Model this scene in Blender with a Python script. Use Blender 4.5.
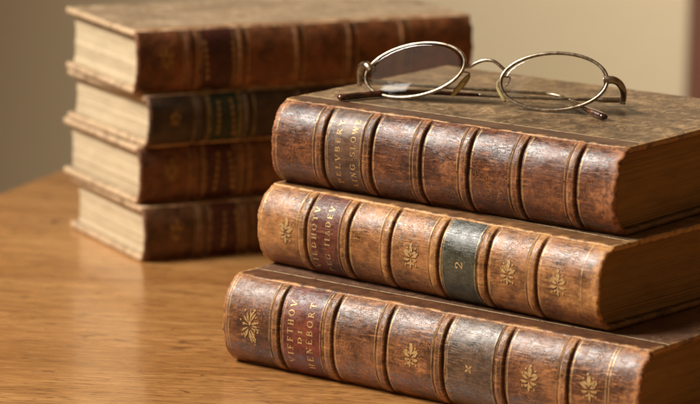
import bpy, bmesh, math, random
import numpy as np
from mathutils import Vector, Matrix

# ---------------------------------------------------------------- camera, light, exposure
for o in list(bpy.data.objects): bpy.data.objects.remove(o)
SC = bpy.context.scene
COL = SC.collection
PITCH, ROLL, CAMH, FPX = 0.198560, 0.020845, 0.386679, 3202.92
cd = bpy.data.cameras.new('camera'); cam = bpy.data.objects.new('camera', cd); COL.objects.link(cam)
cd.sensor_width = 36.0; cd.lens = FPX / 700 * 36; cd.clip_start = 0.05; cd.clip_end = 60
cP, sP, cR, sR = math.cos(PITCH), math.sin(PITCH), math.cos(ROLL), math.sin(ROLL)
r0, u0, f0 = Vector((1, 0, 0)), Vector((0, sP, cP)), Vector((0, cP, -sP))
rr = cR * r0 + sR * u0; uu = cR * u0 - sR * r0
cam.matrix_world = Matrix(((rr.x, uu.x, -f0.x, 0), (rr.y, uu.y, -f0.y, 0), (rr.z, uu.z, -f0.z, CAMH), (0, 0, 0, 1)))
cd.dof.use_dof = True; cd.dof.focus_distance = 1.505; cd.dof.aperture_fstop = 9.8; cd.dof.aperture_blades = 9
SC.camera = cam

W = bpy.data.worlds.new('World'); SC.world = W; W.use_nodes = True
W.node_tree.nodes['Background'].inputs[0].default_value = (1.0, 0.56, 0.22, 1)
W.node_tree.nodes['Background'].inputs[1].default_value = 0.145

def area(name, loc, target, sx, sy, power, color, spread=180):
    l = bpy.data.lights.new(name, 'AREA'); l.shape = 'RECTANGLE'; l.size = sx; l.size_y = sy
    l.energy = power; l.color = color; l.spread = math.radians(spread)
    o = bpy.data.objects.new(name, l); COL.objects.link(o); o.location = loc
    d = Vector(target) - Vector(loc); o.rotation_euler = d.to_track_quat('-Z', 'Y').to_euler()
    return o
area('window_light', (-1.20, 1.42, 1.34), (0.02, 1.58, 0.05), 0.72, 0.72, 14.8, (0.98, 0.93, 0.85), 80)
area('lens_veil_light', (-1.15, 0.58, 0.72), (0.03, 1.55, 0.13), 0.8, 0.7, 1.05, (1.0, 0.88, 0.72))  # added soft panel that gives the left lens its grey veil
area('lens_glint_light', (-1.12, 0.60, 0.40), (0.03, 1.55, 0.13), 0.15, 0.10, 0.30, (1.0, 0.95, 0.88))  # small added lamp for the bright patch in the left lens
area('wall_light', (0.30, 2.1, 1.75), (0.66, 3.0, 0.24), 0.35, 0.35, 11.5, (1.0, 0.99, 0.94), 64)  # extra lamp added to brighten the right side of the wall
SC.view_settings.view_transform = 'Standard'; SC.view_settings.look = 'None'
SC.view_settings.exposure = 0.0; SC.view_settings.gamma = 1
SC.cycles.max_bounces = 8; SC.cycles.caustics_reflective = False; SC.cycles.caustics_refractive = False
SC.cycles.sample_clamp_indirect = 4.0

# ---------------------------------------------------------------- helpers
def link(name, me, mat=None, parent=None, loc=None):
    o = bpy.data.objects.new(name, me); COL.objects.link(o)
    if mat is not None:
        me.materials.clear(); me.materials.append(mat)
    if parent is not None: o.parent = parent
    if loc is not None: o.location = loc
    return o
def thing(name, label, cat, loc, rotz=0, group=None):
    o = bpy.data.objects.new(name, None); COL.objects.link(o)
    o.empty_display_size = 0.02
    o.location = loc; o.rotation_euler = (0, 0, rotz); o['label'] = label; o['category'] = cat
    if group: o['group'] = group
    return o
def mesh(name, V, F, smooth=True, attrs=None):
    me = bpy.data.meshes.new(name)
    me.from_pydata([tuple(map(float, v)) for v in V], [], [tuple(map(int, f)) for f in F])
    me.update()
    if smooth: me.polygons.foreach_set('use_smooth', [True] * len(me.polygons))
    for k, a in (attrs or {}).items():
        a = np.asarray(a, np.float32)
        if a.ndim == 1:
            at = me.attributes.new(k, 'FLOAT', 'POINT'); at.data.foreach_set('value', a)
        else:
            at = me.attributes.new(k, 'FLOAT_VECTOR', 'POINT'); at.data.foreach_set('vector', a.ravel())
    return me
def gridfaces(n, m, close=False):
    i, j = np.meshgrid(np.arange(n - 1), np.arange(m if close else m - 1), indexing='ij')
    j2 = (j + 1) % m
    return np.stack([i * m + j, i * m + j2, (i + 1) * m + j2, (i + 1) * m + j], -1).reshape(-1, 4)

_tab = np.random.RandomState(7).rand(16, 256, 256)
def vnoise(x, y, seed=0):
    x = np.asarray(x, float) + seed * 17.13; y = np.asarray(y, float) + seed * 5.71
    xi = np.floor(x).astype(int); yi = np.floor(y).astype(int)
    fx = x - xi; fy = y - yi; fx = fx * fx * (3 - 2 * fx); fy = fy * fy * (3 - 2 * fy)
    t = _tab[seed % 16]; g = lambda a, b: t[a % 256, b % 256]
    return (g(xi, yi) * (1 - fx) + g(xi + 1, yi) * fx) * (1 - fy) + (g(xi, yi + 1) * (1 - fx) + g(xi + 1, yi + 1) * fx) * fy
def fbm(x, y, seed=0, oct=4):
    s = 0; a = .5; n = 0
    for k in range(oct):
        s = s + a * vnoise(x * 2 ** k, y * 2 ** k, seed + k); n += a; a *= .5
    return s / n

# ---------------------------------------------------------------- materials
class NT:
    def __init__(s, name):
        s.m = bpy.data.materials.new(name); s.m.use_nodes = True; s.t = s.m.node_tree
        s.b = s.t.nodes['Principled BSDF']; s.out = s.t.nodes['Material Output']
    def n(s, typ, **kw):
        nd = s.t.nodes.new(typ)
        for k, v in kw.items():
            if k.startswith('i_'): s.set(nd.inputs[int(k[2:])] if k[2:].isdigit() else nd.inputs[k[2:].replace('_', ' ')], v)
            else: setattr(nd, k, v)
        return nd
    def set(s, inp, v):
        if isinstance(v, bpy.types.NodeSocket): s.t.links.new(v, inp)
        elif isinstance(v, (tuple, list)) and len(v) == 3 and inp.type == 'RGBA': inp.default_value = (*v, 1)
        else: inp.default_value = v
    def mapping(s, vec, scale, loc=(0, 0, 0), rot=(0, 0, 0)):
        m = s.n('ShaderNodeMapping'); s.set(m.inputs[0], vec); m.inputs['Scale'].default_value = scale
        m.inputs['Location'].default_value = loc; m.inputs['Rotation'].default_value = rot; return m.outputs[0]
    def noise(s, vec, scale=5, detail=4, rough=.55, dist=0):
        m = s.n('ShaderNodeTexNoise'); s.set(m.inputs['Vector'], vec); m.inputs['Scale'].default_value = scale
        m.inputs['Detail'].default_value = detail; m.inputs['Roughness'].default_value = rough
        m.inputs['Distortion'].default_value = dist; return m.outputs['Fac']
    def ramp(s, fac, stops, interp='LINEAR'):
        m = s.n('ShaderNodeValToRGB'); s.set(m.inputs[0], fac); m.color_ramp.interpolation = interp
        e = m.color_ramp.elements
        while len(e) < len(stops): e.new(.5)
        for k, (p, c) in enumerate(stops):
            e[k].position = p; e[k].color = (*c, 1) if isinstance(c, (tuple, list)) else (c, c, c, 1)
        return m.outputs[0]
    def mix(s, fac, a, b, mode='MIX'):
        m = s.n('ShaderNodeMix', data_type='RGBA', blend_type=mode); s.set(m.inputs[0], fac)
        s.set(m.inputs[6], a); s.set(m.inputs[7], b); return m.outputs[2]
    def math(s, op, a, b=0.0, c=0.0, clamp=False):
        m = s.n('ShaderNodeMath', operation=op, use_clamp=clamp); s.set(m.inputs[0], a); s.set(m.inputs[1], b); s.set(m.inputs[2], c); return m.outputs[0]
    def attr(s, name):
        m = s.n('ShaderNodeAttribute', attribute_name=name); return m
    def bump(s, h, strength, dist, prev=None):
        m = s.n('ShaderNodeBump'); s.set(m.inputs['Height'], h); m.inputs['Strength'].default_value = strength
        m.inputs['Distance'].default_value = dist
        if prev is not None: s.set(m.inputs['Normal'], prev)
        return m.outputs[0]
    def P(s, **kw):
        for k, v in kw.items(): s.set(s.b.inputs[k.replace('_', ' ')], v)

GOLD = (0.60, 0.40, 0.17)
def leather(name, dark, mid, light, worn, seed=0., rough=.42, streak=.5, gloss=0.5, wearamt=1.0, crack=0.5):
    """aged calf: mottled browns, rubbed tan where handled, scuffs, cracks, gilt lines from the 'gilt' attribute"""
    t = NT(name); v0 = t.attr('uvw').outputs['Vector']
    v = t.mapping(v0, (1, 1, 1), (seed, seed * .7, 0))
    big = t.noise(v, 28, 5, .6, .6)
    med = t.noise(v, 150, 6, .65, .4)
    fine = t.noise(v, 1700, 5, .7)
    col = t.ramp(big, [(.30, dark), (.52, mid), (.72, light)])
    m2 = t.ramp(med, [(.34, .38), (.5, .95), (.68, 1.45)])
    col = t.mix(1.0, col, m2, 'MULTIPLY')
    # scuffs running along the spine (u axis) and short scratches
    sv = t.mapping(v, (110, 900, 1)); sc = t.noise(sv, 1.0, 6, .75, 1.1)
    scm = t.ramp(sc, [(.52, 0.0), (.63, 1.0)])
    scd = t.ramp(sc, [(.34, 1.0), (.46, 0.0)])
    where = t.ramp(t.noise(v, 60, 4, .6), [(.40, .15), (.58, 1.0)])
    col = t.mix(t.math('MULTIPLY', t.math('MULTIPLY', scm, where), streak), col, worn)
    col = t.mix(t.math('MULTIPLY', scd, .72), col, tuple(c * .45 for c in dark))
    # dark stains
    st = t.ramp(t.noise(v, 75, 5, .7, 1.0), [(.28, 1.0), (.40, 0.0)])
    col = t.mix(t.math('MULTIPLY', st, .7), col, tuple(c * .25 for c in dark))
    # fine craquelure: ridged noise gives thin irregular lines, some dark, some rubbed pale
    def lines(scale, w, dist):
        nn = t.noise(t.mapping(v, scale), 1.0, 3, .6, dist)
        return t.ramp(t.math('ABSOLUTE', t.math('SUBTRACT', nn, .5)), [(0.0, 1.0), (w, 0.0)])
    zone = t.ramp(t.noise(v, 70, 4, .6), [(.42, 0.0), (.62, 1.0)])
    crw = t.math('MULTIPLY', lines((330, 760, 1), .026, .7), zone)
    crw = t.math('MAXIMUM', crw, t.math('MULTIPLY', lines((150, 210, 1), .008, 1.6), t.ramp(t.noise(v, 48, 4, .6), [(.45, 0.0), (.6, 1.0)])))
    crl = t.math('MULTIPLY', lines((460, 260, 1), .024, 1.3), t.ramp(t.noise(v, 62, 4, .6), [(.42, 0.0), (.58, 1.0)]))
    col = t.mix(t.math('MULTIPLY', crw, crack), col, tuple(c * .3 for c in dark))
    col = t.mix(t.math('MULTIPLY', crl, crack * .9), col, worn)
    # rubbed areas
    wear = t.attr('wear').outputs['Fac']
    wn = t.noise(t.mapping(v, (210, 330, 1)), 1.0, 8, .78, .7)
    wf = t.ramp(t.math('ADD', t.math('MULTIPLY', wear, wearamt), t.math('SUBTRACT', wn, .5)), [(.36, 0.0), (.60, .88)])
    wc = t.mix(t.noise(v, 400, 4, .6), tuple(c * .6 for c in worn), tuple(min(1, c * 1.35 + .02) for c in worn))
    wc = t.mix(t.ramp(t.noise(v, 300, 5, .7), [(.44, 0.0), (.58, .85)]), wc, mid)
    col = t.mix(wf, col, wc)
    gr = t.attr('shade_grime').outputs['Fac']
    col = t.mix(t.math('MULTIPLY', gr, .85), col, (.012, .007, .004))  # groove shade and crease dirt mixed into the leather colour
    gl = t.attr('gilt').outputs['Fac']
    gm = t.math('MULTIPLY', gl, t.ramp(t.noise(v, 330, 4, .7), [(.36, 0.0), (.52, 1.0)]))
    gm = t.math('MULTIPLY', gm, .62, clamp=True)
    col = t.mix(gm, col, GOLD)
    r = t.math('ADD', t.math('MULTIPLY', med, .35), rough - .17)
    r = t.math('ADD', r, t.math('MULTIPLY', wf, .22)); r = t.math('ADD', r, t.math('MULTIPLY', crw, .2))
    h = t.math('ADD', t.math('MULTIPLY', fine, .5), t.math('MULTIPLY', med, .25))
    h = t.math('SUBTRACT', h, t.math('MULTIPLY', crw, .7)); h = t.math('SUBTRACT', h, t.math('MULTIPLY', scm, .3))
    nrm = t.bump(h, .30, .0003)
    t.P(Base_Color=col, Roughness=r, Metallic=t.math('MULTIPLY', gm, .6), Normal=nrm, Specular_IOR_Level=gloss)
    return t.m
def gilt(name='gilt', c0=(.42, .25, .09), c1=(.66, .46, .21)):
    t = NT(name); v = t.attr('uvw').outputs['Vector']
    k = t.noise(v, 700, 4, .7)
    col = t.mix(k, c0, c1)
    t.P(Base_Color=col, Metallic=.5, Roughness=.5)
    hole = t.ramp(t.math('ADD', t.math('MULTIPLY', t.noise(v, 1100, 3, .7), .6), t.math('MULTIPLY', t.noise(v, 260, 3, .6), .4)), [(.40, 1.0), (.47, 0.0)])
    tr = t.n('ShaderNodeBsdfTransparent'); mx = t.n('ShaderNodeMixShader')
    t.set(mx.inputs[0], hole); t.t.links.new(t.b.outputs[0], mx.inputs[1]); t.t.links.new(tr.outputs[0], mx.inputs[2])
    t.t.links.new(mx.outputs[0], t.out.inputs[0])
    return t.m
def board_mat(name, paper1, paper2, paper3, lea, worn, seed, strip=.0150, edge=None):
    """cover board: leather strip by the joint, a rubbed gilt line, then speckled paper"""
    t = NT(name); tc = t.n('ShaderNodeTexCoord').outputs['Object']
    v = t.mapping(tc, (1, 1, 1), (seed, seed * .3, seed * .1))
    sp = t.n('ShaderNodeSeparateXYZ'); t.set(sp.inputs[0], tc); y = sp.outputs['Y']
    n1 = t.noise(v, 60, 7, .7, 1.4); n2 = t.noise(t.mapping(v, (190, 110, 150)), 1.0, 6, .75, 1.6); n3 = t.noise(v, 700, 4, .6)
    pap = t.ramp(n1, [(.32, paper1), (.5, paper2), (.70, paper3)])
    pap = t.mix(t.ramp(n2, [(.52, 0.0), (.66, .75)]), pap, tuple(min(1, c * 1.7) for c in paper3))
    pap = t.mix(t.ramp(n2, [(.30, .75), (.42, 0.0)]), pap, tuple(c * .35 for c in paper1))
    cn = t.noise(t.mapping(v, (120, 60, 90)), 1.0, 4, .6, 2.0)
    cre = t.math('MULTIPLY', t.ramp(t.math('ABSOLUTE', t.math('SUBTRACT', cn, .5)), [(0.0, 1.0), (.018, 0.0)]), t.ramp(t.noise(v, 45, 3, .6), [(.46, 0.0), (.60, 1.0)]))
    pap = t.mix(t.math('MULTIPLY', cre, .7), pap, tuple(min(1, c * 1.9) for c in paper3))
    pap = t.mix(t.ramp(t.noise(v, 22, 4, .6), [(.35, .45), (.65, 0.0)]), pap, tuple(c * .45 for c in paper1))
    le = t.ramp(t.noise(v, 130, 5, .65, .4), [(.3, tuple(c * .5 for c in lea)), (.55, lea), (.75, tuple(c * 1.7 for c in lea))])
    yy = t.math('ADD', y, t.math('MULTIPLY', t.math('SUBTRACT', t.noise(v, 260, 3), .5), .0008))
    ispap = t.math('GREATER_THAN', yy, strip)
    col = t.mix(ispap, le, pap)
    ln = t.math('LESS_THAN', t.math('ABSOLUTE', t.math('SUBTRACT', yy, strip)), .00035)
    ln = t.math('MULTIPLY', ln, t.ramp(t.noise(v, 420, 3, .6), [(.34, .1), (.46, .9)]))
    col = t.mix(ln, col, (.66, .52, .30))
    wear = t.attr('wear').outputs['Fac']
    wf = t.ramp(t.math('ADD', wear, t.math('MULTIPLY', t.math('SUBTRACT', t.noise(v, 130, 7, .75), .5), 2.2)), [(.42, 0.0), (.70, .9)])
    wc = t.mix(t.noise(v, 500, 4, .6), worn, edge or tuple(min(1, c * 1.8) for c in worn))
    col = t.mix(wf, col, wc)
    h = t.math('ADD', n3, t.math('MULTIPLY', n2, 1.2))
    t.P(Base_Color=col, Roughness=t.math('ADD', .30, t.math('MULTIPLY', n1, .3)), Normal=t.bump(h, .5, .0004), Specular_IOR_Level=.4)
    return t.m
def pages_mat(name, c1, c2, seed, bmp=.5):
    t = NT(name); tc = t.n('ShaderNodeTexCoord').outputs['Object']
    v = t.mapping(tc, (12, 12, 2600), (0, 0, seed)); n = t.noise(v, 1, 4, .7, .3)
    v2 = t.mapping(tc, (40, 40, 240)); n2 = t.noise(v2, 1, 4, .6)
    col = t.mix(n, c1, c2); col = t.mix(t.ramp(n2, [(.3, .32), (.55, 0.0)]), col, tuple(c * .65 for c in c1))
    t.P(Base_Color=col, Roughness=.8, Normal=t.bump(n, bmp, .0003), Specular_IOR_Level=.2)
    return t.m

M_gilt = gilt(); M_oldgilt = gilt('dull_gilt', (.22, .12, .04), (.38, .24, .09))

# ---------------------------------------------------------------- setting: wall, floor, table
def wall():
    t = NT('plaster'); tc = t.n('ShaderNodeTexCoord').outputs['Object']
    n = t.noise(tc, 3, 4, .5); n2 = t.noise(tc, 60, 4, .6)
    t.P(Base_Color=t.mix(n, (.60, .475, .295), (.64, .51, .32)), Roughness=.85, Normal=t.bump(n2, .15, .002))
    bm = bmesh.new(); bmesh.ops.create_cube(bm, size=1)
    for v in bm.verts: v.co = Vector((v.co.x * 5, v.co.y * .12, v.co.z * 3))
    me = bpy.data.meshes.new('wall'); bm.to_mesh(me)
    o = link('wall', me, t.m, loc=(0, 3.06, .7)); o['kind'] = 'structure'
    t = NT('floor_boards'); tc = t.n('ShaderNodeTexCoord').outputs['Object']
    n = t.noise(t.mapping(tc, (1, 14, 1)), 2, 5, .6)
    t.P(Base_Color=t.mix(n, (.10, .055, .03), (.17, .10, .055)), Roughness=.5)
    me = mesh('floor', [(-3, -1, 0), (3, -1, 0), (3, 3, 0), (-3, 3, 0)], [(0, 1, 2, 3)], False)
    o = link('floor', me, t.m, loc=(0, 0, -.78)); o['kind'] = 'structure'
    # dark upright moulding at the right
    t = NT('dark_wood'); tc = t.n('ShaderNodeTexCoord').outputs['Object']
    n = t.noise(t.mapping(tc, (40, 40, 2)), 1, 5, .6, .4)
    t.P(Base_Color=t.mix(n, (.12, .043, .026), (.20, .078, .048)), Roughness=.4)
    prof = [(0, 0), (0, -.02), (.006, -.03), (.02, -.032), (.024, -.045), (.07, -.05), (.075, -.04), (.11, -.04), (.115, -.02), (.12, 0)]
    V = []; F = []
    for z in (-.78, 2.2):
        for (x, y) in prof: V.append((x, y, z))
    k = len(prof)
    for i in range(k): F.append((i, (i + 1) % k, k + (i + 1) % k, k + i))
    F.append(tuple(range(k))); F.append(tuple(range(2 * k - 1, k - 1, -1)))
    o = link('door_casing', mesh('door_casing', V, F, False), t.m, loc=(.3155, 2.998, 0))
    o['label'] = 'dark reddish-brown upright wooden casing against the pale wall at far right'; o['category'] = 'door casing'
wall()

def oak():
    t = NT('varnished_oak'); tc = t.n('ShaderNodeTexCoord').outputs['Object']
    oi = t.n('ShaderNodeObjectInfo').outputs['Random']
    cx = t.n('ShaderNodeCombineXYZ'); t.set(cx.inputs[1], t.math('MULTIPLY', oi, 3.0)); t.set(cx.inputs[0], t.math('MULTIPLY', oi, 7.0))
    va = t.n('ShaderNodeVectorMath', operation='ADD'); t.set(va.inputs[0], tc); t.set(va.inputs[1], cx.outputs[0]); v = va.outputs[0]
    # large flame figure
    ring = t.noise(t.mapping(v, (2.2, 24, 1)), 1, 3, .5, .6)
    ringf = t.ramp(t.math('FRACT', t.math('MULTIPLY', ring, 11.0)), [(0.0, .35), (.55, .6), (.93, 1.0), (1.0, .35)])
    broad = t.noise(t.mapping(v, (3, 12, 1)), 1, 3, .5)
    fib = t.noise(t.mapping(v, (42, 430, 1)), 1, 6, .72, .9)
    fib2 = t.noise(t.mapping(v, (13, 130, 1)), 1, 5, .65, 1.0)
    col = t.ramp(broad, [(.3, (.34, .150, .042)), (.5, (.46, .222, .070)), (.7, (.54, .285, .10))])
    col = t.mix(t.math('MULTIPLY', ringf, .38), col, (.25, .105, .030))
    col = t.mix(t.ramp(fib2, [(.35, .7), (.55, 0.0)]), col, (.27, .11, .03))
    col = t.mix(t.ramp(fib, [(.38, .75), (.52, 0.0)]), col, (.20, .080, .024))
    col = t.mix(t.ramp(fib, [(.56, 0.0), (.72, .45)]), col, (.62, .37, .16))
    # pores: short dark dashes
    po = t.noise(t.mapping(v, (85, 620, 1)), 1, 2, .5, .5)
    pm = t.math('MULTIPLY', t.ramp(po, [(.60, 0.0), (.68, 1.0)]), t.ramp(t.noise(t.mapping(v, (6, 60, 1)), 1, 3, .5), [(.4, .2), (.6, 1.0)]))
    col = t.mix(t.math('MULTIPLY', pm, .85), col, (.07, .028, .010))
    # ray flecks / small flaws
    fl = t.noise(t.mapping(v, (48, 95, 1)), 1, 3, .55, 1.2)
    fm = t.ramp(fl, [(.62, 0.0), (.73, .8)])
    col = t.mix(fm, col, (.11, .042, .015))
    h = t.math('SUBTRACT', t.math('MULTIPLY', fib, .6), pm); h = t.math('SUBTRACT', h, t.math('MULTIPLY', ringf, .2))
    lv = t.noise(v, 18, 3, .5)
    sl = t.noise(t.mapping(v, (14, 60, 1), (0, 0, 0), (0, 0, .5)), 1, 2, .5, .5)
    scr = t.math('MULTIPLY', t.ramp(t.math('ABSOLUTE', t.math('SUBTRACT', sl, .5)), [(0.0, 1.0), (.004, 0.0)]), t.ramp(t.noise(v, 9, 3, .6), [(.5, 0.0), (.62, 1.0)]))
    col = t.mix(t.math('MULTIPLY', scr, .35), col, (.62, .40, .20))
    dull = t.ramp(t.noise(v, 11, 5, .65, .8), [(.40, 0.0), (.66, .12)])
    n = t.bump(h, .28, .0003); n = t.bump(lv, .08, .002, n)
    t.P(Base_Color=col, Roughness=t.math('ADD', t.math('ADD', .13, dull), t.math('MULTIPLY', fib, .16)), Normal=n, Specular_IOR_Level=.55,
        Coat_Weight=.4, Coat_Roughness=.12)
    return t.m
def table():
    m = oak()
    root = thing('table', 'honey-coloured varnished oak table top under both stacks of books', 'table', (0, 0, 0))
    g = Vector((.9945, -.105)); e0 = Vector((-.2145, 1.924)); ed = Vector((.351, .936))
    ang = math.atan2(g.y, g.x)
    nrm = Vector((-g.y, g.x))            # across the grain, away from the camera
    ref = Vector((-.186, 1.700)).dot(nrm)
    bounds = [ref - .85, ref - .30, ref, ref + .22, ref + .48]
    def edge_pt(c):                      # where the plank line n.p=c meets the table's left edge
        s = (c - e0.dot(nrm)) / ed.dot(nrm); return e0 + ed * s
    for k in range(4):
        a, b = bounds[k] + .00018, bounds[k + 1] - .00018
        pa, pb = edge_pt(a), edge_pt(b); L = 1.5
        if k == 3: pb = pb
        quad = [pa, pa + g * L, pb + g * L, pb]
        bm = bmesh.new(); vs = []
        org = Vector((0, 0))
        R = Matrix.Rotation(-ang, 2)
        loc = [R @ q for q in quad]
        top = [bm.verts.new((q.x, q.y, 0)) for q in loc]; bot = [bm.verts.new((q.x, q.y, -.032)) for q in loc]
        bm.faces.new(top); bm.faces.new(bot[::-1])
        for i in range(4): bm.faces.new((top[i], bot[i], bot[(i + 1) % 4], top[(i + 1) % 4]))
        bm.normal_update()
        te = [e for e in bm.edges if e.verts[0].co.z > -.01 and e.verts[1].co.z > -.01]
        bmesh.ops.bevel(bm, geom=[e for e in te if abs((e.verts[0].co - e.verts[1].co).normalized().x) > .9], offset=.0005, segments=3, affect='EDGES')
        bm.edges.ensure_lookup_table()
        te = [e for e in bm.edges if e.verts[0].co.z > -.002 and e.verts[1].co.z > -.002 and abs((e.verts[0].co - e.verts[1].co).normalized().x) < .9 and (e.verts[0].co - e.verts[1].co).length > .05]
        bmesh.ops.bevel(bm, geom=te, offset=.004, segments=5, affect='EDGES')
        bmesh.ops.recalc_face_normals(bm, faces=bm.faces)
        me = bpy.data.meshes.new('plank'); bm.to_mesh(me)
        o = link('plank', me, m, root); o.rotation_euler = (0, 0, ang)
table()

# ---------------------------------------------------------------- stroke letters (serif capitals), unit height 1
def seg(a, b, w): return ('l', a, b, w)
def glyph(c):
    T, S = .17, .075   # thick / thin strokes
    def ser(x, y, w=.26): return seg((x - w / 2, y), (x + w / 2, y), .06)
    if c == 'V': return .8, [seg((.1, 1), (.4, 0), T), seg((.72, 1), (.42, 0), S), ser(.1, .97), ser(.72, .97)]
    if c == 'I': return .4, [seg((.2, 0), (.2, 1), T), ser(.2, .03, .34), ser(.2, .97, .34)]
    if c == 'F': return .66, [seg((.18, 0), (.18, 1), T), seg((.15, .96), (.6, .96), .08), seg((.18, .52), (.45, .52), .08), seg((.6, .98), (.6, .78), .06), seg((.45, .62), (.45, .42), .06), ser(.18, .03, .34)]
    if c == 'E': return .7, [seg((.18, 0), (.18, 1), T), seg((.1, .96), (.6, .96), .08), seg((.18, .52), (.45, .52), .08), seg((.1, .04), (.62, .04), .08), seg((.6, .98), (.6, .78), .06), seg((.62, .02), (.62, .24), .06), seg((.45, .62), (.45, .42), .06)]
    if c == 'T': return .74, [seg((.37, 0), (.37, 1), T), seg((.05, .96), (.69, .96), .08), seg((.05, .98), (.05, .76), .06), seg((.69, .98), (.69, .76), .06), ser(.37, .03, .32)]
    if c == 'H': return .82, [seg((.2, 0), (.2, 1), T), seg((.62, 0), (.62, 1), T), seg((.2, .5), (.62, .5), .08)] + [ser(x, y, .3) for x in (.2, .62) for y in (.03, .97)]
    if c == 'N': return .84, [seg((.18, 0), (.18, 1), S), seg((.66, 0), (.66, 1), S), seg((.16, 1), (.66, 0), T), ser(.18, .03, .28), ser(.66, .97, .28), ser(.12, .97, .2)]
    if c == 'L': return .66, [seg((.18, 0), (.18, 1), T), seg((.1, .04), (.6, .04), .08), seg((.6, .02), (.6, .25), .06), ser(.18, .97, .34)]
    if c == 'A': return .82, [seg((.4, 1), (.12, 0), S), seg((.4, 1), (.68, 0), T), seg((.22, .35), (.58, .35), .07), ser(.12, .03), ser(.68, .03)]
    if c == 'W': return 1.1, [seg((.08, 1), (.32, 0), T), seg((.55, 1), (.32, 0), S), seg((.55, 1), (.78, 0), T), seg((1.02, 1), (.78, 0), S), ser(.08, .97), ser(1.02, .97), ser(.55, .97, .2)]
    if c == 'Y': return .78, [seg((.1, 1), (.39, .5), T), seg((.68, 1), (.39, .5), S), seg((.39, 0), (.39, .52), T), ser(.1, .97), ser(.68, .97), ser(.39, .03, .3)]
    def arc(cx, cy, rx, ry, a0, a1, w0, w1, n=14):
        P = []
        for k in range(n + 1):
            a = math.radians(a0 + (a1 - a0) * k / n); P.append((cx + rx * math.cos(a), cy + ry * math.sin(a), w0 + (w1 - w0) * abs(math.cos(a))))
        return ('c', P)
    if c == 'O': return .86, [arc(.42, .5, .32, .47, 0, 360, .07, .17, 26)]
    if c == 'D': return .84, [seg((.18, 0), (.18, 1), T), arc(.2, .5, .5, .46, -90, 90, .07, .17), ser(.16, .03, .26), ser(.16, .97, .26)]
    if c == 'P': return .72, [seg((.18, 0), (.18, 1), T), arc(.24, .74, .36, .23, -90, 90, .07, .15), ser(.18, .03, .34), ser(.16, .97, .26)]
    if c == 'B': return .76, [seg((.18, 0), (.18, 1), T), arc(.24, .75, .32, .22, -90, 90, .07, .15), arc(.24, .27, .38, .24, -90, 90, .07, .16), ser(.16, .03, .26), ser(.16, .97, .26)]
    if c == 'R': return .82, [seg((.18, 0), (.18, 1), T), arc(.24, .74, .34, .23, -90, 90, .07, .15), seg((.36, .5), (.68, 0), .14), ser(.18, .03, .32), ser(.16, .97, .26), ser(.7, .03, .2)]
    if c == 'S': return .64, [arc(.31, .74, .22, .22, 20, 250, .07, .13), arc(.31, .27, .23, .23, 90, -160, .07, .14), seg((.53, .96), (.52, .72), .06), seg((.09, .04), (.09, .28), .06)]
    if c == 'G': return .84, [arc(.43, .5, .34, .47, 45, 320, .07, .17, 20), seg((.7, .42), (.7, .08), .13), ser(.66, .42, .26), seg((.67, .97), (.67, .75), .06)]
    if c == '2': return .64, [arc(.3, .72, .22, .24, 170, -30, .07, .16), seg((.48, .58), (.1, .08), .11), seg((.06, .06), (.58, .06), .13), seg((.58, .04), (.6, .24), .06), arc(.13, .74, .06, .06, 0, 360, .09, .09, 8)]
    return .42, []

def poly_to_strip(item, maxlen):
    """-> list of (centre, half width, tangent normal) rows in glyph space"""
    if item[0] == 'l':
        a, b = np.array(item[1]), np.array(item[2]); n = max(2, int(np.linalg.norm(b - a) / maxlen) + 2)
        C = [a + (b - a) * k / (n - 1) for k in range(n)]; Wd = [item[3]] * n
    else:
        C = [np.array(p[:2]) for p in item[1]]; Wd = [p[2] for p in item[1]]
    rows = []
    for k in range(len(C)):
        d = C[min(k + 1, len(C) - 1)] - C[max(k - 1, 0)]; d = d / (np.linalg.norm(d) + 1e-9)
        nn = np.array([-d[1], d[0]]) * Wd[k] / 2; rows.append((C[k] - nn, C[k] + nn))
    return rows

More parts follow.
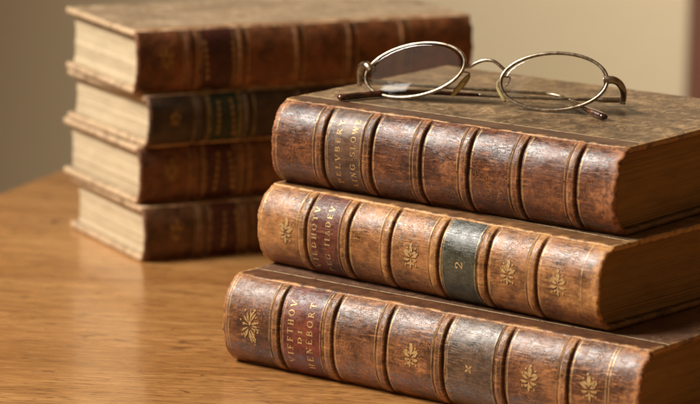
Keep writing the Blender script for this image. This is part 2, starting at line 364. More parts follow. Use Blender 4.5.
# ---------------------------------------------------------------- the book
class Book:
    def __init__(s, name, label, group, pose, L, T, Wd, B, seed, mats, bands, res=1.0, ridge=.0010, board=.0030, over=.0032, tilt=None, cap=.0018):
        s.L, s.T, s.W, s.B, s.seed, s.bands, s.res, s.ridge = L, T, Wd, B, seed, bands, res, ridge
        s.m = mats
        s.root = thing(name, label, 'book', pose[:3], pose[3], group)
        if tilt: s.root.rotation_euler = (tilt[0], tilt[1], pose[3])
        # profile, arc length parametrised
        ss = np.sin(np.linspace(-1, 1, 2001) * math.pi / 2)
        y = .0015 - (B + .0015) * (1 - np.abs(ss) ** 2.6) ** .75; z = T / 2 + ss * (T / 2 - .0004)
        d = np.concatenate([[0], np.cumsum(np.hypot(np.diff(y), np.diff(z)))]); s.arc = d[-1]
        s.pa, s.py, s.pz, s.ps = d, y, z, ss
        s.cap = cap
    def tau_of(s, sv): return np.interp(sv, s.ps, s.pa)      # from height coordinate -1..1 to arc position
    def height(s, u, a):
        h = (fbm(u * 90, a * 90, s.seed, 3) - .5) * .0006 + (fbm(u * 600, a * 420, s.seed + 3, 3) - .5) * .00013
        sv = np.interp(a, s.pa, s.ps); k = 1 - np.abs(sv) ** 10
        for g in s.bands:
            c = g - .0029 + (vnoise(a * 130, 0 * a + g * 900, s.seed) - .5) * .0006; x = u - c; w = .0024
            r = np.where(np.abs(x) < w, np.cos(np.clip(x / w, -1, 1) * math.pi / 2) ** .45, 0)
            rn = .85 + .5 * (fbm(u * 300, a * 220, s.seed + 5, 3) - .5)
            h = h + s.ridge * r * k * rn
            h = h - .0010 * np.exp(-((u - c - .0028) / .00042) ** 2) * k - .0003 * np.exp(-((u - c + .0029) / .0004) ** 2) * k
        return h
    def surf(s, u, a, off):
        u = np.asarray(u, float); a = np.asarray(a, float)
        y = np.interp(a, s.pa, s.py); z = np.interp(a, s.pa, s.pz)
        e = 2e-4; dy = np.interp(a + e, s.pa, s.py) - np.interp(a - e, s.pa, s.py); dz = np.interp(a + e, s.pa, s.pz) - np.interp(a - e, s.pa, s.pz)
        n = np.hypot(dy, dz) + 1e-12; ny, nz = -dz / n, dy / n
        h = s.height(u, a) + off
        r = s.cap; d0 = np.clip((r - u) / r, 0, 1); d1 = np.clip((u - (s.L - r)) / r, 0, 1); dd = np.maximum(d0, d1)
        h = h - r * .75 * (1 - np.sqrt(np.clip(1 - dd ** 2, 0, 1)))
        return np.stack([u, y + ny * h, z + nz * h], -1)
    def build_spine(s):
        du = .00028 / s.res; nu = int(s.L / du); nt = int(s.arc / (.00042 / s.res))
        u = np.linspace(0, s.L, nu); a = np.linspace(0, s.arc, nt)
        U, A = np.meshgrid(u, a, indexing='ij')
        rag = (fbm(A * 200, A * 0 + 3, s.seed + 2, 5) - .5) * .0016 + (vnoise(A * 1700, A * 0, s.seed + 8) - .5) * .0005
        e0 = np.exp(-U / .004); e1 = np.exp(-(s.L - U) / .004)
        P = s.surf(U, A, 0); P[..., 0] += rag * e0 - (fbm(A * 260, A * 0 + 9, s.seed + 4, 4) - .5) * .0030 * e1
        # turned-in leather at both ends
        def turn(row, sign):
            rows = []
            for (du_, of) in ((.0002, .0016), (.0015, .0022), (.006, .0022)):
                q = row.copy(); uv = np.full(nt, du_ if sign > 0 else s.L - du_)
                y = np.interp(a, s.pa, s.py); z = np.interp(a, s.pa, s.pz)
                cx = s.T / 2
                ny = np.gradient(z); nz = -np.gradient(y); nn = np.hypot(ny, nz)
                q[:, 0] = uv; q[:, 1] = y + ny / nn * of; q[:, 2] = np.clip(z + nz / nn * of, .0006, s.T - .0006)
                rows.append(q)
            return rows
        t0 = turn(P[0], 1)[::-1]; t1 = turn(P[-1], -1)
        allP = np.concatenate([np.stack(t0), P, np.stack(t1)], 0)
        n = allP.shape[0]
        sv = np.interp(A, s.pa, s.ps)
        wear = .55 * np.exp(-U / .0045) + .60 * np.exp(-(s.L - U) / .0065) + .42 * np.abs(sv) ** 10 + .10 + .30 * np.clip(fbm(U * 45, A * 60, s.seed + 6, 3) - .55, 0, 1) * 2.2
        for (bu, bs_, am, rd) in s.rubs: wear += am * np.exp(-((U - bu) ** 2 + (A - float(s.tau_of(bs_))) ** 2) / rd ** 2)
        gil = np.zeros_like(U); gshade = np.zeros_like(U)
        ln = lambda c, w: np.exp(-((U - c) / w) ** 4)
        k = (np.abs(sv) < .97)
        for g in s.bands:
            c = g - .0029
            wear += .23 * np.exp(-((U - c + .0003) / .0017) ** 4)
            gshade += .95 * np.exp(-((U - g + .0001) / .00055) ** 2) * (1 - np.abs(sv) ** 12) + .45 * np.exp(-((U - c + .0027) / .00035) ** 2)  # shadow of each band painted dark into its grooves, with some crease dirt
            gil += ln(c - .0035, .00028) + ln(g + .0015, .0003) + .8 * ln(c - .0013, .00022) + .7 * ln(c + .0011, .0002)
        for g in s.lines: gil += ln(g, .0003); gshade += .4 * np.exp(-((U - g - .0006) / .0003) ** 2)
        pad = lambda X, v: np.concatenate([np.full((3, nt), v), X, np.full((3, nt), v)], 0)
        uvw = np.stack([U, A, 0 * U + s.seed * .37], -1); uvw = np.concatenate([uvw[:3][::-1] , uvw, uvw[-3:][::-1]], 0)
        me = mesh('spine', allP.reshape(-1, 3), gridfaces(n, nt)[:, ::-1], True,
                  dict(wear=pad(wear, .5).ravel(), gilt=pad(gil * k, 0).ravel(), shade_grime=pad(np.clip(gshade, 0, 1), .3).ravel(), uvw=uvw.reshape(-1, 3)))
        s.spine = link('spine', me, s.m['leather'], s.root)
        return s.spine
    lines = ()
    rubs = ()
    def label(s, u0, u1, mat, seedoff=0):
        u = np.linspace(u0, u1, max(8, int((u1 - u0) / (.0004 / s.res)))); a = np.linspace(s.arc * .035, s.arc * .965, int(s.arc / (.0005 / s.res)))
        U, A = np.meshgrid(u, a, indexing='ij')
        P = s.surf(U, A, .00014)
        rg = (fbm(A * 400, A * 0, s.seed + 9, 3) - .5) * .0006; P[..., 0] += rg * (np.abs(U - u0) < 1e-5) + rg * (np.abs(U - u1) < 1e-5)
        sv = np.interp(A, s.pa, s.ps)
        wear = .55 * np.abs(sv) ** 12 + .30 * np.exp(-(U - u0) / .0006) + .3 * np.exp(-(u1 - U) / .0006) + .1
        gil = np.exp(-((U - u0 - .0008) / .00025) ** 4) + np.exp(-((U - u1 + .0008) / .00025) ** 4)
        me = mesh('title_label', P.reshape(-1, 3), gridfaces(*U.shape)[:, ::-1], True, dict(wear=wear.ravel(), gilt=gil.ravel() * .8, shade_grime=0 * wear.ravel(), uvw=np.stack([U, A, 0 * U + s.seed * .37 + .2], -1).reshape(-1, 3)))
        return link('title_label', me, mat, s.spine)
    def stamp(s, name, strips, parent, off=.00026, mat=None):
        """strips: lists of row pairs ((u,a),(u,a)) -> one mesh lying on the spine"""
        V = []; F = []
        for rows in strips:
            b = len(V)
            for (p, q) in rows: V.append(p); V.append(q)
            for k in range(len(rows) - 1): F.append((b + 2 * k, b + 2 * k + 1, b + 2 * k + 3, b + 2 * k + 2))
        V = np.array(V); P = s.surf(V[:, 0], V[:, 1], off)
        P2 = s.surf(V[:, 0], V[:, 1], off - .00012)
        n = len(V)
        F2 = [tuple(n + i for i in f[::-1]) for f in F]
        uvw = np.concatenate([np.stack([V[:, 0], V[:, 1], V[:, 0] * 0 + s.seed], -1)] * 2)
        me = mesh(name, np.concatenate([P, P2]), F + F2, True, dict(uvw=uvw))
        return link(name, me, mat or M_gilt, parent)
    def text(s, txt, u_base, s0, s1, h, parent, u_base1=None):
        """reads upwards; letter tops point to -u; from height coordinate s0 to s1"""
        a0, a1 = float(s.tau_of(s0)), float(s.tau_of(s1)); ws = [glyph(c)[0] for c in txt]; tot = sum(ws) + .30 * (len(ws) - 1)
        k = (a1 - a0) / tot; strips = []; x = 0; rnd = random.Random(len(txt) + int(h * 1e5))
        for c, w in zip(txt, ws):
            jy = rnd.uniform(-.03, .03)
            for it in glyph(c)[1]:
                strips.append([tuple((u_base - (q[1] + jy) * h, a0 + (x + q[0]) * k) for q in rw) for rw in poly_to_strip(it, .12)])
            x += w + .30
        return s.stamp('lettering', strips, parent)
    def fleuron(s, uc, sc, size, parent, kind=0, name='gilt_ornament', mat=None):
        ac = float(s.tau_of(sc)); strips = []
        rnd = random.Random(int(uc * 1e5)); tl = rnd.uniform(-.12, .12); size = size * rnd.uniform(.92, 1.06)
        def petal(x, y, ang, ln, wd, curve=0.0):
            rows = []; x, y, ang = x - tl * y, y + tl * x, ang + tl
            for k in range(9):
                f = k / 8; w = wd * math.sin(math.pi * min(1, f * .97 + .015)) ** .8 * (.55 + .6 * f)
                a = ang + curve * f; cx = x + ln * f * math.cos(ang + curve * f / 2); cy = y + ln * f * math.sin(ang + curve * f / 2)
                nx, ny = -math.sin(a) * w / 2, math.cos(a) * w / 2
                rows.append(((uc + (cx - nx) * size, ac + (cy - ny) * size), (uc + (cx + nx) * size, ac + (cy + ny) * size)))
            strips.append(rows)
        R = math.radians
        if kind == 0:
            J = lambda v, d=.14: v * (1 + rnd.uniform(-d, d))
            petal(0, .05, R(90 + rnd.uniform(-6, 6)), J(.52), J(.21)); petal(0, -.08, R(-90 + rnd.uniform(-8, 8)), J(.48), J(.15))
            petal(-.05, .50, R(80), .16, .13)
            for sg in (1, -1):
                f = lambda d: R(d if sg > 0 else 180 - d)
                petal(.05 * sg, .12, f(52), J(.34), J(.15), -.9 * sg); petal(.06 * sg, .0, f(12), J(.36), J(.18), .8 * sg)
                petal(.05 * sg, -.10, f(-30), J(.34), J(.15), .9 * sg); petal(.04 * sg, -.24, f(-52), J(.22), J(.12), .7 * sg)
                petal(.36 * sg, .13, f(75), J(.13), J(.11)); petal(.27 * sg, -.32, f(-60), J(.13), J(.10)); petal(.2 * sg, .38, f(40), J(.12), J(.10))
        elif kind == 1:   # larger worn spray
            for k in range(15):
                a = k / 15 * 360 + rnd.uniform(-9, 9); rl = rnd.uniform(.45, .75); c_, s_ = math.cos(R(a)), math.sin(R(a))
                petal(.14 * c_, .30 * s_, math.atan2(s_ * 1.7, c_), rl * (.75 + .5 * abs(s_)), rnd.uniform(.10, .19), rnd.uniform(-1, 1))
            for k in range(16):
                a = R(rnd.uniform(0, 360)); rd = rnd.uniform(.55, .95); petal(rd * .75 * math.cos(a), rd * 1.5 * math.sin(a), rnd.uniform(0, 6), .17, .13)
            petal(0, 0, R(90), .3, .22)
        elif kind == 2:   # small four-pointed star
            for a in (45, 135, 225, 315): petal(.03 * math.cos(R(a)), .03 * math.sin(R(a)), R(a), .5, .26)
        elif kind == 3:   # column of small lozenges (worn tooling on the far books)
            for k in range(6):
                y = -1.25 + k * .5
                petal(0, y - .2, R(90), .42, .34)
        return s.stamp(name, strips, parent, mat=mat)
    def build_boards(s, tb=.0030):
        for nm, z0, mat in (('front_cover', s.T - tb, s.m['board']), ('back_cover', 0, s.m['board2'])):
            x0, x1, y0, y1 = -.0004, s.L + .0004, .0004, s.W; r = .0022
            out = []
            def side(p, q, n):
                for k in range(n): out.append((p[0] + (q[0] - p[0]) * k / n, p[1] + (q[1] - p[1]) * k / n))
            def corner(cx, cy, a0):
                for k in range(6):
                    a = math.radians(a0 + 90 * k / 6); out.append((cx + r * math.cos(a), cy + r * math.sin(a)))
            step = .0009 / s.res; nx = int((x1 - x0) / step); ny = int((y1 - y0) / step)
            side((x0 + r, y0), (x1 - r, y0), nx); corner(x1 - r, y0 + r, -90); side((x1, y0 + r), (x1, y1 - r), ny); corner(x1 - r, y1 - r, 0)
            side((x1 - r, y1), (x0 + r, y1), nx); corner(x0 + r, y1 - r, 90); side((x0, y1 - r), (x0, y0 + r), ny); corner(x0 + r, y0 + r, 180)
            O = np.array(out); n = len(O)
            nxt = np.roll(O, -1, 0) - np.roll(O, 1, 0); nrm = np.stack([nxt[:, 1], -nxt[:, 0]], -1); nrm /= np.linalg.norm(nrm, axis=1)[:, None] + 1e-12
            ct = np.array([(x0 + x1) / 2, (y0 + y1) / 2])
            # corners wear softer
            dc = np.min([np.hypot(O[:, 0] - a, O[:, 1] - b) for a in (x0, x1) for b in (y0, y1)], 0)
            per = np.arange(n) * step
            rows = []; wear = []; sd = s.seed + (0 if z0 > 0 else 5)
            ea = 1.0 if s.res > .9 else .3; rg = ea * (fbm(per * 170, per * 0 + z0 * 900, sd, 4) - .5)
            prof = [(-.012, 0, 0.), (-.005, 0, .12), (-.002, 0, .35), (-.0008, .04, .55), (-.0003, .14, .66), (0, .35, .68), (0, .65, .68), (-.0003, .88, .6), (-.0009, .98, .5), (-.003, 1, .2), (-.012, 1, 0)]
            for (ins, f, wv) in prof:
                amp = max(0, 1 + ins / .004)
                q = O + nrm * (ins if ins > -.001 else 0)[...] if False else O + nrm * (ins + amp * rg[:, None] * .0007 - .0010 * amp * np.exp(-dc / .003)[:, None])
                if ins < -.0015:   # inner rings follow a shrunk rectangle so corners do not fold
                    q = np.stack([np.clip(O[:, 0], x0 - ins, x1 + ins), np.clip(O[:, 1], y0 - ins, y1 + ins)], -1)
                zz = z0 + tb * (1 - f) + amp * (fbm(per * 180, per * 0 + 5 + f, sd + 1, 3) - .5) * .0005 * (1 if 0 < f < 1 else .4)
                rows.append(np.concatenate([q, zz[:, None] if np.ndim(zz) else np.full((n, 1), zz)], 1)); wear.append(np.full(n, wv) + .25 * np.exp(-dc / .006) * (wv > 0))
            V = np.concatenate(rows); m = len(prof)
            F = [tuple(f) for f in gridfaces(m, n, True)]
            F.append(tuple(range(n))); F.append(tuple(range(m * n - 1, (m - 1) * n - 1, -1)))
            me = mesh(nm, V, F, True, dict(wear=np.concatenate(wear)))
            bm = bmesh.new(); bm.from_mesh(me); bmesh.ops.recalc_face_normals(bm, faces=bm.faces); bm.to_mesh(me); bm.free()
            link(nm, me, mat, s.root)
        s.tb = tb
    def build_pages(s, inset=.0032):
        nz = int(40 * s.res) + 20; z = np.linspace(s.tb + .0001, s.T - s.tb - .0001, nz); rs = np.random.RandomState(s.seed)
        per = []; sgn = 2 * (z - s.T / 2) / s.T
        ys = np.interp(sgn, s.ps, s.py) + .0026; ye = s.W - .0035 - .0045 * (1 - np.abs(sgn) ** 2)
        jt = .00045 if s.res > .9 else .00015; ja, jb = rs.rand(nz) * jt, rs.rand(nz) * jt
        wa = (fbm(z * 260, z * 0, s.seed, 3) - .5) * .0014; wb = (fbm(z * 260, z * 0 + 7, s.seed, 3) - .5) * .0014
        n1, n2 = 60, 50; R = []
        for k in range(nz):
            xa = inset + ja[k] + wa[k]; xb = s.L - inset - jb[k] - wb[k]; f2 = np.linspace(0, 1, n2, endpoint=False)
            yy = ys[k] + (ye[k] - ys[k]) * f2; wob = (fbm(yy * 90, yy * 0 + z[k] * 60, s.seed + 2, 3) - .5) * .0010
            l1 = [(xa + (xb - xa) * f, ys[k]) for f in np.linspace(0, 1, n1, endpoint=False)]
            l2 = list(zip(xb + wob, yy)); l3 = [(xb + (xa - xb) * f, ye[k]) for f in np.linspace(0, 1, n1, endpoint=False)]
            l4 = list(zip((xa + wob)[::-1], (ys[k] + (ye[k] - ys[k]) * np.linspace(0, 1, n2))[::-1]))
            R.append([(a, b, z[k]) for a, b in l1 + l2 + l3 + l4])
        n = len(R[0]); V = np.array(R).reshape(-1, 3); F = [tuple(f) for f in gridfaces(nz, n, True)]
        F.append(tuple(range(n))[::-1]); F.append(tuple(range((nz - 1) * n, nz * n)))
        me = mesh('page_block', V, F, False)
        bm = bmesh.new(); bm.from_mesh(me); bmesh.ops.recalc_face_normals(bm, faces=bm.faces); bm.to_mesh(me); bm.free()
        link('page_block', me, s.m['pages'], s.root)
        for xe, sg in ((inset - .0006, 1), (s.L - inset + .0006, -1)):     # headbands
            sv = np.linspace(-.78, .78, 60); y = np.interp(sv, s.ps, s.py) + .0031; zz = s.T / 2 + sv * s.T / 2
            Vh = []; 
            for k in range(60):
                for q in range(8):
                    a = q / 8 * 2 * math.pi; rr_ = .0009 * (1 + .15 * math.sin(k * 2.1)); Vh.append((xe + rr_ * math.cos(a), y[k] + rr_ * math.sin(a), zz[k]))
            link('headband', mesh('headband', Vh, gridfaces(60, 8, True), True), s.m['headband'], s.root)

def plain(name, c, rough=.7, metal=0.):
    t = NT(name); tc = t.n('ShaderNodeTexCoord').outputs['Object']; n = t.noise(tc, 600, 4, .6)
    t.P(Base_Color=t.mix(n, tuple(x * .6 for x in c), tuple(min(1, x * 1.3) for x in c)), Roughness=rough, Metallic=metal); return t.m
M_head = plain('headband_thread', (.30, .20, .12))

pg_front = pages_mat('pages_shaded', (.17, .092, .032), (.42, .26, .11), 1)  # near page ends lie in shade; that darkness is put into the colour
TB1 = dict(leather=leather('leather_dark_brown', (.034, .010, .005), (.092, .030, .014), (.175, .064, .028), (.38, .140, .040), 1.3, .335, .9, .50, 1.0, .95),
           board=board_mat('marbled_paper_olive', (.040, .020, .008), (.135, .076, .034), (.33, .215, .110), (.09, .038, .018), (.30, .160, .058), 1.0),
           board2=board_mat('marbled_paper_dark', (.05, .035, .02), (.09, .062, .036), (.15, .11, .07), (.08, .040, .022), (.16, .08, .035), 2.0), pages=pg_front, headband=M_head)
TB2 = dict(leather=leather('leather_tan', (.090, .030, .010), (.235, .092, .030), (.39, .185, .068), (.56, .27, .075), 4.1, .345, .9, .50, 1.0, .8),
           board=board_mat('board_tan', (.10, .055, .03), (.15, .085, .048), (.22, .14, .08), (.18, .085, .034), (.38, .21, .08), 3.0),
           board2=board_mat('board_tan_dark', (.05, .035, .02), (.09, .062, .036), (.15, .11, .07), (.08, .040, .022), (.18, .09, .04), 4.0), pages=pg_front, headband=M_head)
TB3 = dict(leather=leather('leather_russet', (.045, .015, .006), (.125, .045, .017), (.25, .104, .038), (.46, .19, .058), 7.7, .345, .95, .50, 1.0, .9),
           board=board_mat('board_russet', (.08, .04, .022), (.12, .06, .034), (.19, .10, .06), (.11, .045, .020), (.32, .165, .06), 5.0),
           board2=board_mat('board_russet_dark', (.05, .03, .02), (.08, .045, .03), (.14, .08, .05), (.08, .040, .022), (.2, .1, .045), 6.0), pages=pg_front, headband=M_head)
M_red = leather('morocco_red', (.060, .008, .004), (.125, .022, .010), (.19, .045, .020), (.30, .13, .06), 2.2, .38, .5, .42, .9, .5)
M_red2 = leather('morocco_maroon', (.060, .010, .005), (.120, .026, .012), (.18, .050, .022), (.32, .15, .07), 5.2, .38, .5, .42, .9, .5)
M_brownlab = leather('label_brown', (.06, .028, .016), (.11, .053, .028), (.16, .085, .045), (.30, .15, .07), 6.2, .38, .4, .55, .9, .6)
M_green = leather('morocco_green', (.030, .030, .018), (.050, .050, .032), (.085, .08, .052), (.16, .14, .08), 8.2, .34, .3, .6, .8, .6)
M_blacklab = leather('label_black_brown', (.032, .016, .008), (.062, .032, .016), (.115, .062, .032), (.30, .16, .07), 9.2, .36, .75, .6, .9, .9)

FG = 'old leather-bound books in the near stack'
B0 = .0097
# bottom
b3 = Book('antique_book', 'thick brown leather book with dark red title label, bottom of the near stack', FG, (-.05556, 1.52282, 0, -.63315), .2371, .04399, .15, B0, 3, TB3, [.0356, .0674, .0983, .1310, .1654, .1998])
b3.lines = [.0028, .0042, .2196, .2212]
b3.rubs = [(.119, -.25, .42, .006), (.228, -.4, .45, .012), (.085, .1, .18, .010), (.205, -.3, .3, .010), (.012, .6, .25, .008), (.18, -.3, .2, .012)]
b3.build_spine(); b3.build_boards(); b3.build_pages()
lab = b3.label(.0370, .0606, M_red)
b3.text('VIFFTHOV', .0440, -.66, .72, .0034, lab); b3.text('DI', .0494, -.20, .12, .0025, lab); b3.text('HENEBORT', .0554, -.74, .74, .0035, lab)
b3.label(.1328, .1592, M_blacklab)
b3.fleuron(.0175, .0, .0085, b3.spine, 1); b3.fleuron(.1130, .02, .0105, b3.spine, 0); b3.fleuron(.1456, .0, .0042, b3.spine, 2)
b3.fleuron(.1790, .04, .0105, b3.spine, 0); b3.fleuron(.2110, .10, .0105, b3.spine, 0)
# middle
b2 = Book('antique_book', 'light tan leather book with dark green numbered panel, middle of the near stack', FG, (-.03943, 1.54758, .04399, -.69606), .2063, .04002, .15, B0, 5, TB2, [.0324, .0589, .0846, .1141, .1429, .1716])
b2.lines = [.0030, .1965]
b2.rubs = [(.190, -.5, .35, .012), (.016, -.4, .3, .012), (.072, -.6, .22, .012), (.165, -.6, .25, .01), (.10, .6, .15, .01)]
b2.build_spine(); b2.build_boards(); b2.build_pages()
lab = b2.label(.0340, .0532, M_red2)
b2.text('VIEDHOTV', .0388, -.78, .72, .0030, lab); b2.text('PEG IIADEV', .0472, -.82, .78, .0031, lab)
lab = b2.label(.1157, .1366, M_green)
b2.text('2', .1287, -.09, .09, .0042, lab)
b2.fleuron(.0190, .0, .0110, b2.spine, 0); b2.fleuron(.0978, -.02, .0105, b2.spine, 0); b2.fleuron(.1550, .04, .0108, b2.spine, 0); b2.fleuron(.1838, .02, .0105, b2.spine, 0)
# top
b1 = Book('antique_book', 'dark scuffed brown leather book with olive speckled cover lying under the eyeglasses', FG, (-.03389, 1.55139, .08401, -.62326), .1971, .04161, .144, B0, 9, TB1, [.0321, .0604, .0895, .1164, .1454, .1759])
b1.lines = [.0034]
b1.rubs = [(.105, -.05, .42, .008), (.165, -.5, .36, .012), (.190, -.3, .42, .011), (.018, -.5, .25, .010), (.135, -.6, .2, .01), (.05, -.8, .2, .01)]
b1.build_spine(); b1.build_boards(); b1.build_pages()
lab = b1.label(.0337, .0546, M_brownlab)
b1.text('PELVBERY', .0423, -.74, .76, .0029, lab); b1.text('AING SLOWE', .0512, -.80, .80, .0030, lab)

# far stack ------------------------------------------------------
pg_back = pages_mat('pages_cream', (.50, .395, .25), (.54, .435, .285), 3, .08)
def tone(nm, a, b, c, w, seed): return leather(nm, a, b, c, w, seed, .45, .3, .4, .7, .3)
be = ((.46, .30, .17), (.62, .46, .29))
def far_mats(nm, a, b, c, sd):
    bd = board_mat(nm + '_board', (.20, .125, .07), (.29, .20, .12), (.40, .30, .19), (.26, .12, .05), be[0], sd, .009, be[1])
    return dict(leather=tone(nm, a, b, c, (.30, .13, .05), sd), board=bd, board2=bd, pages=pg_back, headband=M_head)
BG = 'old books in the far stack'
LB, WB = .2080, .1060
z = [0, .03155, .06453, .09370]
q = [(-.12026, 1.74146, z[3], .46925, .03569), (-.11335, 1.73932, z[2], .5171, .02917), (-.11826, 1.74204, z[1], .49252, .03298), (-.11515, 1.73790, z[0], .47803, .03155)]
redm = tone('far_label_red', (.035, .006, .004), (.055, .010, .006), (.09, .022, .012), (.25, .1, .05), 2)
grnm = tone('far_label_green', (.008, .014, .006), (.014, .024, .012), (.03, .04, .02), (.12, .1, .05), 3)
spec = [
 ('reddish-brown leather book with red title panel, topmost of the far blurred stack', far_mats('far_brown', (.085, .026, .008), (.155, .050, .016), (.22, .08, .027), 11), [.0345, .0660, .1010, .1340, .1680], (.0375, .0595, redm), [.0418, .0586], (.0174, .12, 0, .0115)),
 ('thin blackish leather book with green-black panel, second from top of the far stack', far_mats('far_black', (.018, .012, .008), (.035, .022, .013), (.06, .038, .022), 12), [.0345, .0640, .0980, .1310, .1640], (.0365, .0570, grnm), [.0430, .0520], (.0160, .1, 0, .0080)),
 ('brown leather book with red panel, second from bottom of the far stack', far_mats('far_tan', (.085, .028, .010), (.145, .052, .018), (.20, .085, .03), 13), [.0370, .0660, .1000, .1340, .1660], (.0390, .0595, redm), [.0470, .0560], (.0190, .15, 0, .0110)),
 ('dull brown leather book at the very bottom of the far stack, resting on the table', far_mats('far_umber', (.065, .025, .009), (.115, .046, .017), (.165, .072, .028), 14), [.0375, .0650, .0990, .1320, .1650], (.0395, .0585, redm), [.0487, .0571], (.0190, .1, 0, .0110)),
]
for (x, y, zz, th, T), (lb, mt, bands, lbl, cols, orn), sd in zip(q, spec, (21, 22, 23, 24)):
    b = Book('antique_book', lb, BG, (x, y, zz, th), LB + (.0025 if sd == 21 else 0), T, WB - (.003 if sd == 21 else 0), .0042, sd, mt, bands, .45, .0010)
    b.build_spine(); b.build_boards(.0038); b.build_pages(.0036)
    l = b.label(lbl[0], lbl[1], lbl[2])
    for c in cols: b.fleuron(c, 0, .0075, l, 3, 'gilt_tooling', M_oldgilt)
    b.fleuron(orn[0], orn[1], orn[3], b.spine, 0, 'gilt_ornament', M_oldgilt)

# ---------------------------------------------------------------- eyeglasses
def tube(pts, r, n=12, closed=False, flat=None):
    """swept tube through pts (mm list of vectors), radius list or number; flat=(axis vector, factor) squashes"""
    P = np.array(pts, float); N = len(P); rad = np.full(N, r) if np.isscalar(r) else np.array(r)
    V = []; prev = None
    for k in range(N):
        d = (P[(k + 1) % N] - P[k - 1]) if closed else (P[min(k + 1, N - 1)] - P[max(k - 1, 0)]); d /= np.linalg.norm(d)
        if prev is None:
            ref = np.array([0, 0, 1.]) if abs(d[2]) < .9 else np.array([0, 1., 0]); a = np.cross(d, ref)
        else: a = prev - d * (prev @ d)
        a /= np.linalg.norm(a); prev = a; b = np.cross(d, a)
        for q in range(n):
            t = 2 * math.pi * q / n; off = (a * math.cos(t) + b * math.sin(t)) * rad[k]
            if flat is not None: ax = np.array(flat[0], float); off = off + ax * (off @ ax) * (flat[1] - 1)
            V.append(P[k] + off)
    if closed: F = [tuple(f) for f in gridfaces(N, n, True)] + [((N - 1) * n + q, (N - 1) * n + (q + 1) % n, (q + 1) % n, q) for q in range(n)]
    else:
        F = [tuple(f) for f in gridfaces(N, n, True)]; F.append(tuple(range(n))); F.append(tuple(range(N * n - 1, (N - 1) * n - 1, -1)))
    me = mesh('tube', V, F, True)
    bm = bmesh.new(); bm.from_mesh(me); bmesh.ops.recalc_face_normals(bm, faces=bm.faces); bm.to_mesh(me); bm.free()
    return me
def smooth_path(pts, n=8):
    P = np.array(pts, float); out = []
    for k in range(len(P) - 1):
        p0, p1, p2, p3 = P[max(k - 1, 0)], P[k], P[k + 1], P[min(k + 2, len(P) - 1)]
        for j in range(n):
            t = j / n; out.append(.5 * ((2 * p1) + (-p0 + p2) * t + (2 * p0 - 5 * p1 + 4 * p2 - p3) * t ** 2 + (-p0 + 3 * p1 - 3 * p2 + p3) * t ** 3))
    out.append(P[-1]); return np.array(out)
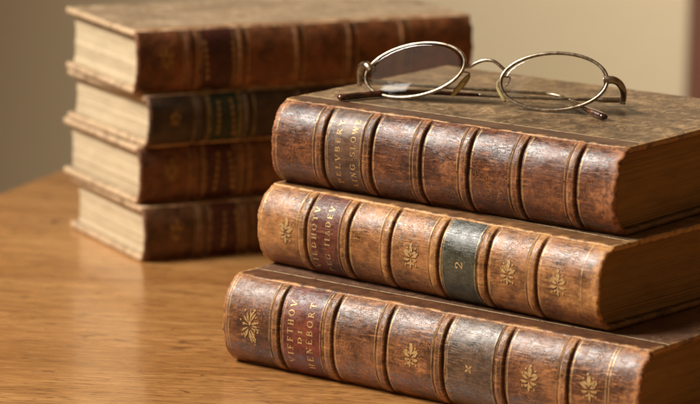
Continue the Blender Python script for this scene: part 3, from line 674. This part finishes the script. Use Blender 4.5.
def glasses():
    root = thing('eyeglasses', 'wire-rimmed oval eyeglasses with folded temples on top of the near book stack', 'glasses', (.06, 1.54, .08401 + .04161 + .0002))
    t = NT('aged_nickel'); tc = t.n('ShaderNodeTexCoord').outputs['Object']; n = t.noise(tc, 350, 5, .7)
    t.P(Base_Color=t.mix(t.ramp(n, [(.35, 0.0), (.65, 1.0)]), (.24, .165, .095), (.56, .49, .39)), Metallic=1.0, Roughness=t.math('ADD', .2, t.math('MULTIPLY', n, .25))); metal = t.m
    t = NT('tortoise_plastic'); tc = t.n('ShaderNodeTexCoord').outputs['Object']; n = t.noise(tc, 160, 4, .6)
    t.P(Base_Color=t.mix(t.ramp(n, [(.4, 0.0), (.6, 1.0)]), (.030, .010, .006), (.11, .035, .018)), Roughness=.18, Coat_Weight=.5, Coat_Roughness=.08); sleeve = t.m
    t = NT('amber_silicone'); t.P(Base_Color=(.86, .72, .34), Roughness=.2, Transmission_Weight=.6, IOR=1.4, Subsurface_Weight=.3, Subsurface_Radius=(.004, .003, .001)); padm = t.m
    t = NT('lens_glass'); fr = t.n('ShaderNodeFresnel', i_IOR=1.52); gl = t.n('ShaderNodeBsdfGlossy'); gl.inputs['Roughness'].default_value = .02
    tr = t.n('ShaderNodeBsdfTransparent'); tr.inputs[0].default_value = (.965, .96, .94, 1); mx = t.n('ShaderNodeMixShader')
    t.set(mx.inputs[0], fr.outputs[0]); t.t.links.new(tr.outputs[0], mx.inputs[1]); t.t.links.new(gl.outputs[0], mx.inputs[2]); t.t.links.new(mx.outputs[0], t.out.inputs[0]); glass = t.m
    mm = .001
    for c, a, b in (((-29.49, 15.65, 14.55), (-24.01, 9.10, -6.43), (1.15, -5.39, -11.92)), ((37.32, -8.94, 14.25), (-25.4, 6.93, -2.21), (-.21, -4.95, -13.18))):
        c, a, b = (np.array(v) * mm for v in (c, a, b)); a *= 1.0; nrm = np.cross(a, b); nrm /= np.linalg.norm(nrm)
        if nrm[1] > 0: nrm = -nrm
        A = np.linspace(0, 2 * math.pi, 97)[:-1]
        ring = [c + a * math.cos(t_) + b * math.sin(t_) for t_ in A]
        rim = link('rim', tube(ring, .00086, 10, True), metal, root)
        V = []; F = []; nr = 10
        for sd, th in ((1, .0007), (-1, -.0007)):
            base = len(V)
            for k in range(nr + 1):
                f = k / nr
                for t_ in A[::2]:
                    sag = .0009 * (1 - f * f); V.append(c + (a * math.cos(t_) + b * math.sin(t_)) * f * .975 + nrm * (sag + th - .0006) - nrm * math.sin(t_) * f * .0011 * (1 if c[0] < 0 else 0))
            nn = len(A[::2]); F += [tuple(int(x) + base for x in f_) for f_ in gridfaces(nr + 1, nn, True)]
            if sd > 0: o0 = base
        last0 = nr * nn; last1 = (nr + 1) * nn + nr * nn
        F += [(last0 + i, last0 + (i + 1) % nn, last1 + (i + 1) % nn, last1 + i) for i in range(nn)]
        me = mesh('lens', V, F, True); bm = bmesh.new(); bm.from_mesh(me); bmesh.ops.remove_doubles(bm, verts=bm.verts, dist=1e-6); bmesh.ops.recalc_face_normals(bm, faces=bm.faces); bm.to_mesh(me); bm.free()
        link('lens', me, glass, root)
    P = lambda l: smooth_path([np.array(v) * mm for v in l])
    link('bridge', tube(P([(-6.0, 8.2, 18.0), (-2.8, 7.7, 18.2), (.1, 6.3, 20.2), (3.9, 4.9, 21.8), (8.2, 3.2, 21.9), (11.6, 1.7, 19.9), (14.2, .6, 17.6)]), .00085), metal, root)
    # nose pads on little wire arms
    for arm, pad in (([(-6.6, 8.1, 15.5), (-3.0, 10.2, 14.6), (-3.6, 12.0, 11.6), (-5.6, 11.4, 9.6)], [(-2.6, 11.2, 13.6), (-5.8, 11.0, 9.4), (-11.4, 9.6, 3.0)]),
                     ([(13.2, .2, 14.8), (16.6, 2.4, 14.0), (16.0, 4.0, 11.0), (14.5, 3.6, 9.4)], [(12.3, 5.0, 13.0), (11.6, 3.8, 8.5), (14.6, -.3, 2.6)])):
        link('pad_arm', tube(P(arm), .00045, 8), metal, root)
        pp = P(pad); r = [.0004 + .0013 * math.sin(math.pi * min(.97, max(.04, k / (len(pp) - 1)))) ** .6 for k in range(len(pp))]
        link('nose_pad', tube(pp, r, 12, flat=((.55, -.8, .25), .4)), padm, root)
    # end pieces and hinges
    for l, hz in (([(61.0, -15.0, 16.4), (65.0, -15.4, 16.8), (68.5, -14.0, 15.0), (70.9, -11.9, 11.1), (71.6, -6.0, 6.0), (71.9, 2.0, 3.8)], (72.4, 6.0, 3.6)),
                  ([(-51.0, 25.0, 12.4), (-53.0, 27.0, 14.6), (-55.6, 32.0, 13.6), (-56.6, 35.7, 9.8), (-56.3, 36.9, 5.4)], (-56.4, 37.2, 5.0))):
        ep = P(l); link('end_piece', tube(ep, np.linspace(.0021, .0014, len(ep)), 10), metal, root)
        h = np.array(hz) * mm; hp = tube([h + np.array([0, 0, -.0022]), h + np.array([0, 0, .0022])], .0013, 12); hg = link('hinge', hp, metal, root)
        sc = link('screw', tube([h + np.array([0, 0, .0020]), h + np.array([0, 0, .0029])], .0008, 10), metal, hg)
    # temples: thin wire, then a plastic ear tip
    for wire, tip in (([(72.4, 7.6, 3.2), (61.3, 7.2, 3.2), (41.9, 10.1, 2.8), (22.4, 13.3, 2.6), (2.0, 18.8, 2.4)], [(2.5, 18.7, 2.4), (-8, 21.6, 2.3), (-21.5, 25.0, 2.2), (-34, 24.5, 2.1), (-46.0, 19.5, 2.0), (-58.6, 11.4, 1.9), (-66.9, 5.6, 1.8)]),
                      (T2W, T2T)):
        w = P(wire); rw = [.0014 if k < 9 else .00085 for k in range(len(w))]; link('temple', tube(w, rw, 10), metal, root)
        tp = P(tip); r = [.0011 + .0012 * min(1, k / len(tp) * 1.5) for k in range(len(tp))]; r[-1] = .0010; r[-2] = .0019
        link('ear_tip', tube(tp, r, 12, flat=((0, 0, 1), .75)), sleeve, root)
T2W = [(-56.4, 37.6, 5.0), (-36.3, 34.0, 4.5), (-11.6, 29.5, 4.0), (13.1, 25.9, 3.6), (27.9, 23.6, 3.3), (36.7, 22.6, 3.0), (43.4, 17.0, 2.6), (49.2, 1.9, 2.4), (51.5, -6.5, 2.2)]
T2T = [(51.2, -5.5, 2.2), (53.9, -15.4, 2.0), (57.0, -24.5, 1.9), (60.7, -34.5, 1.8)]
glasses()
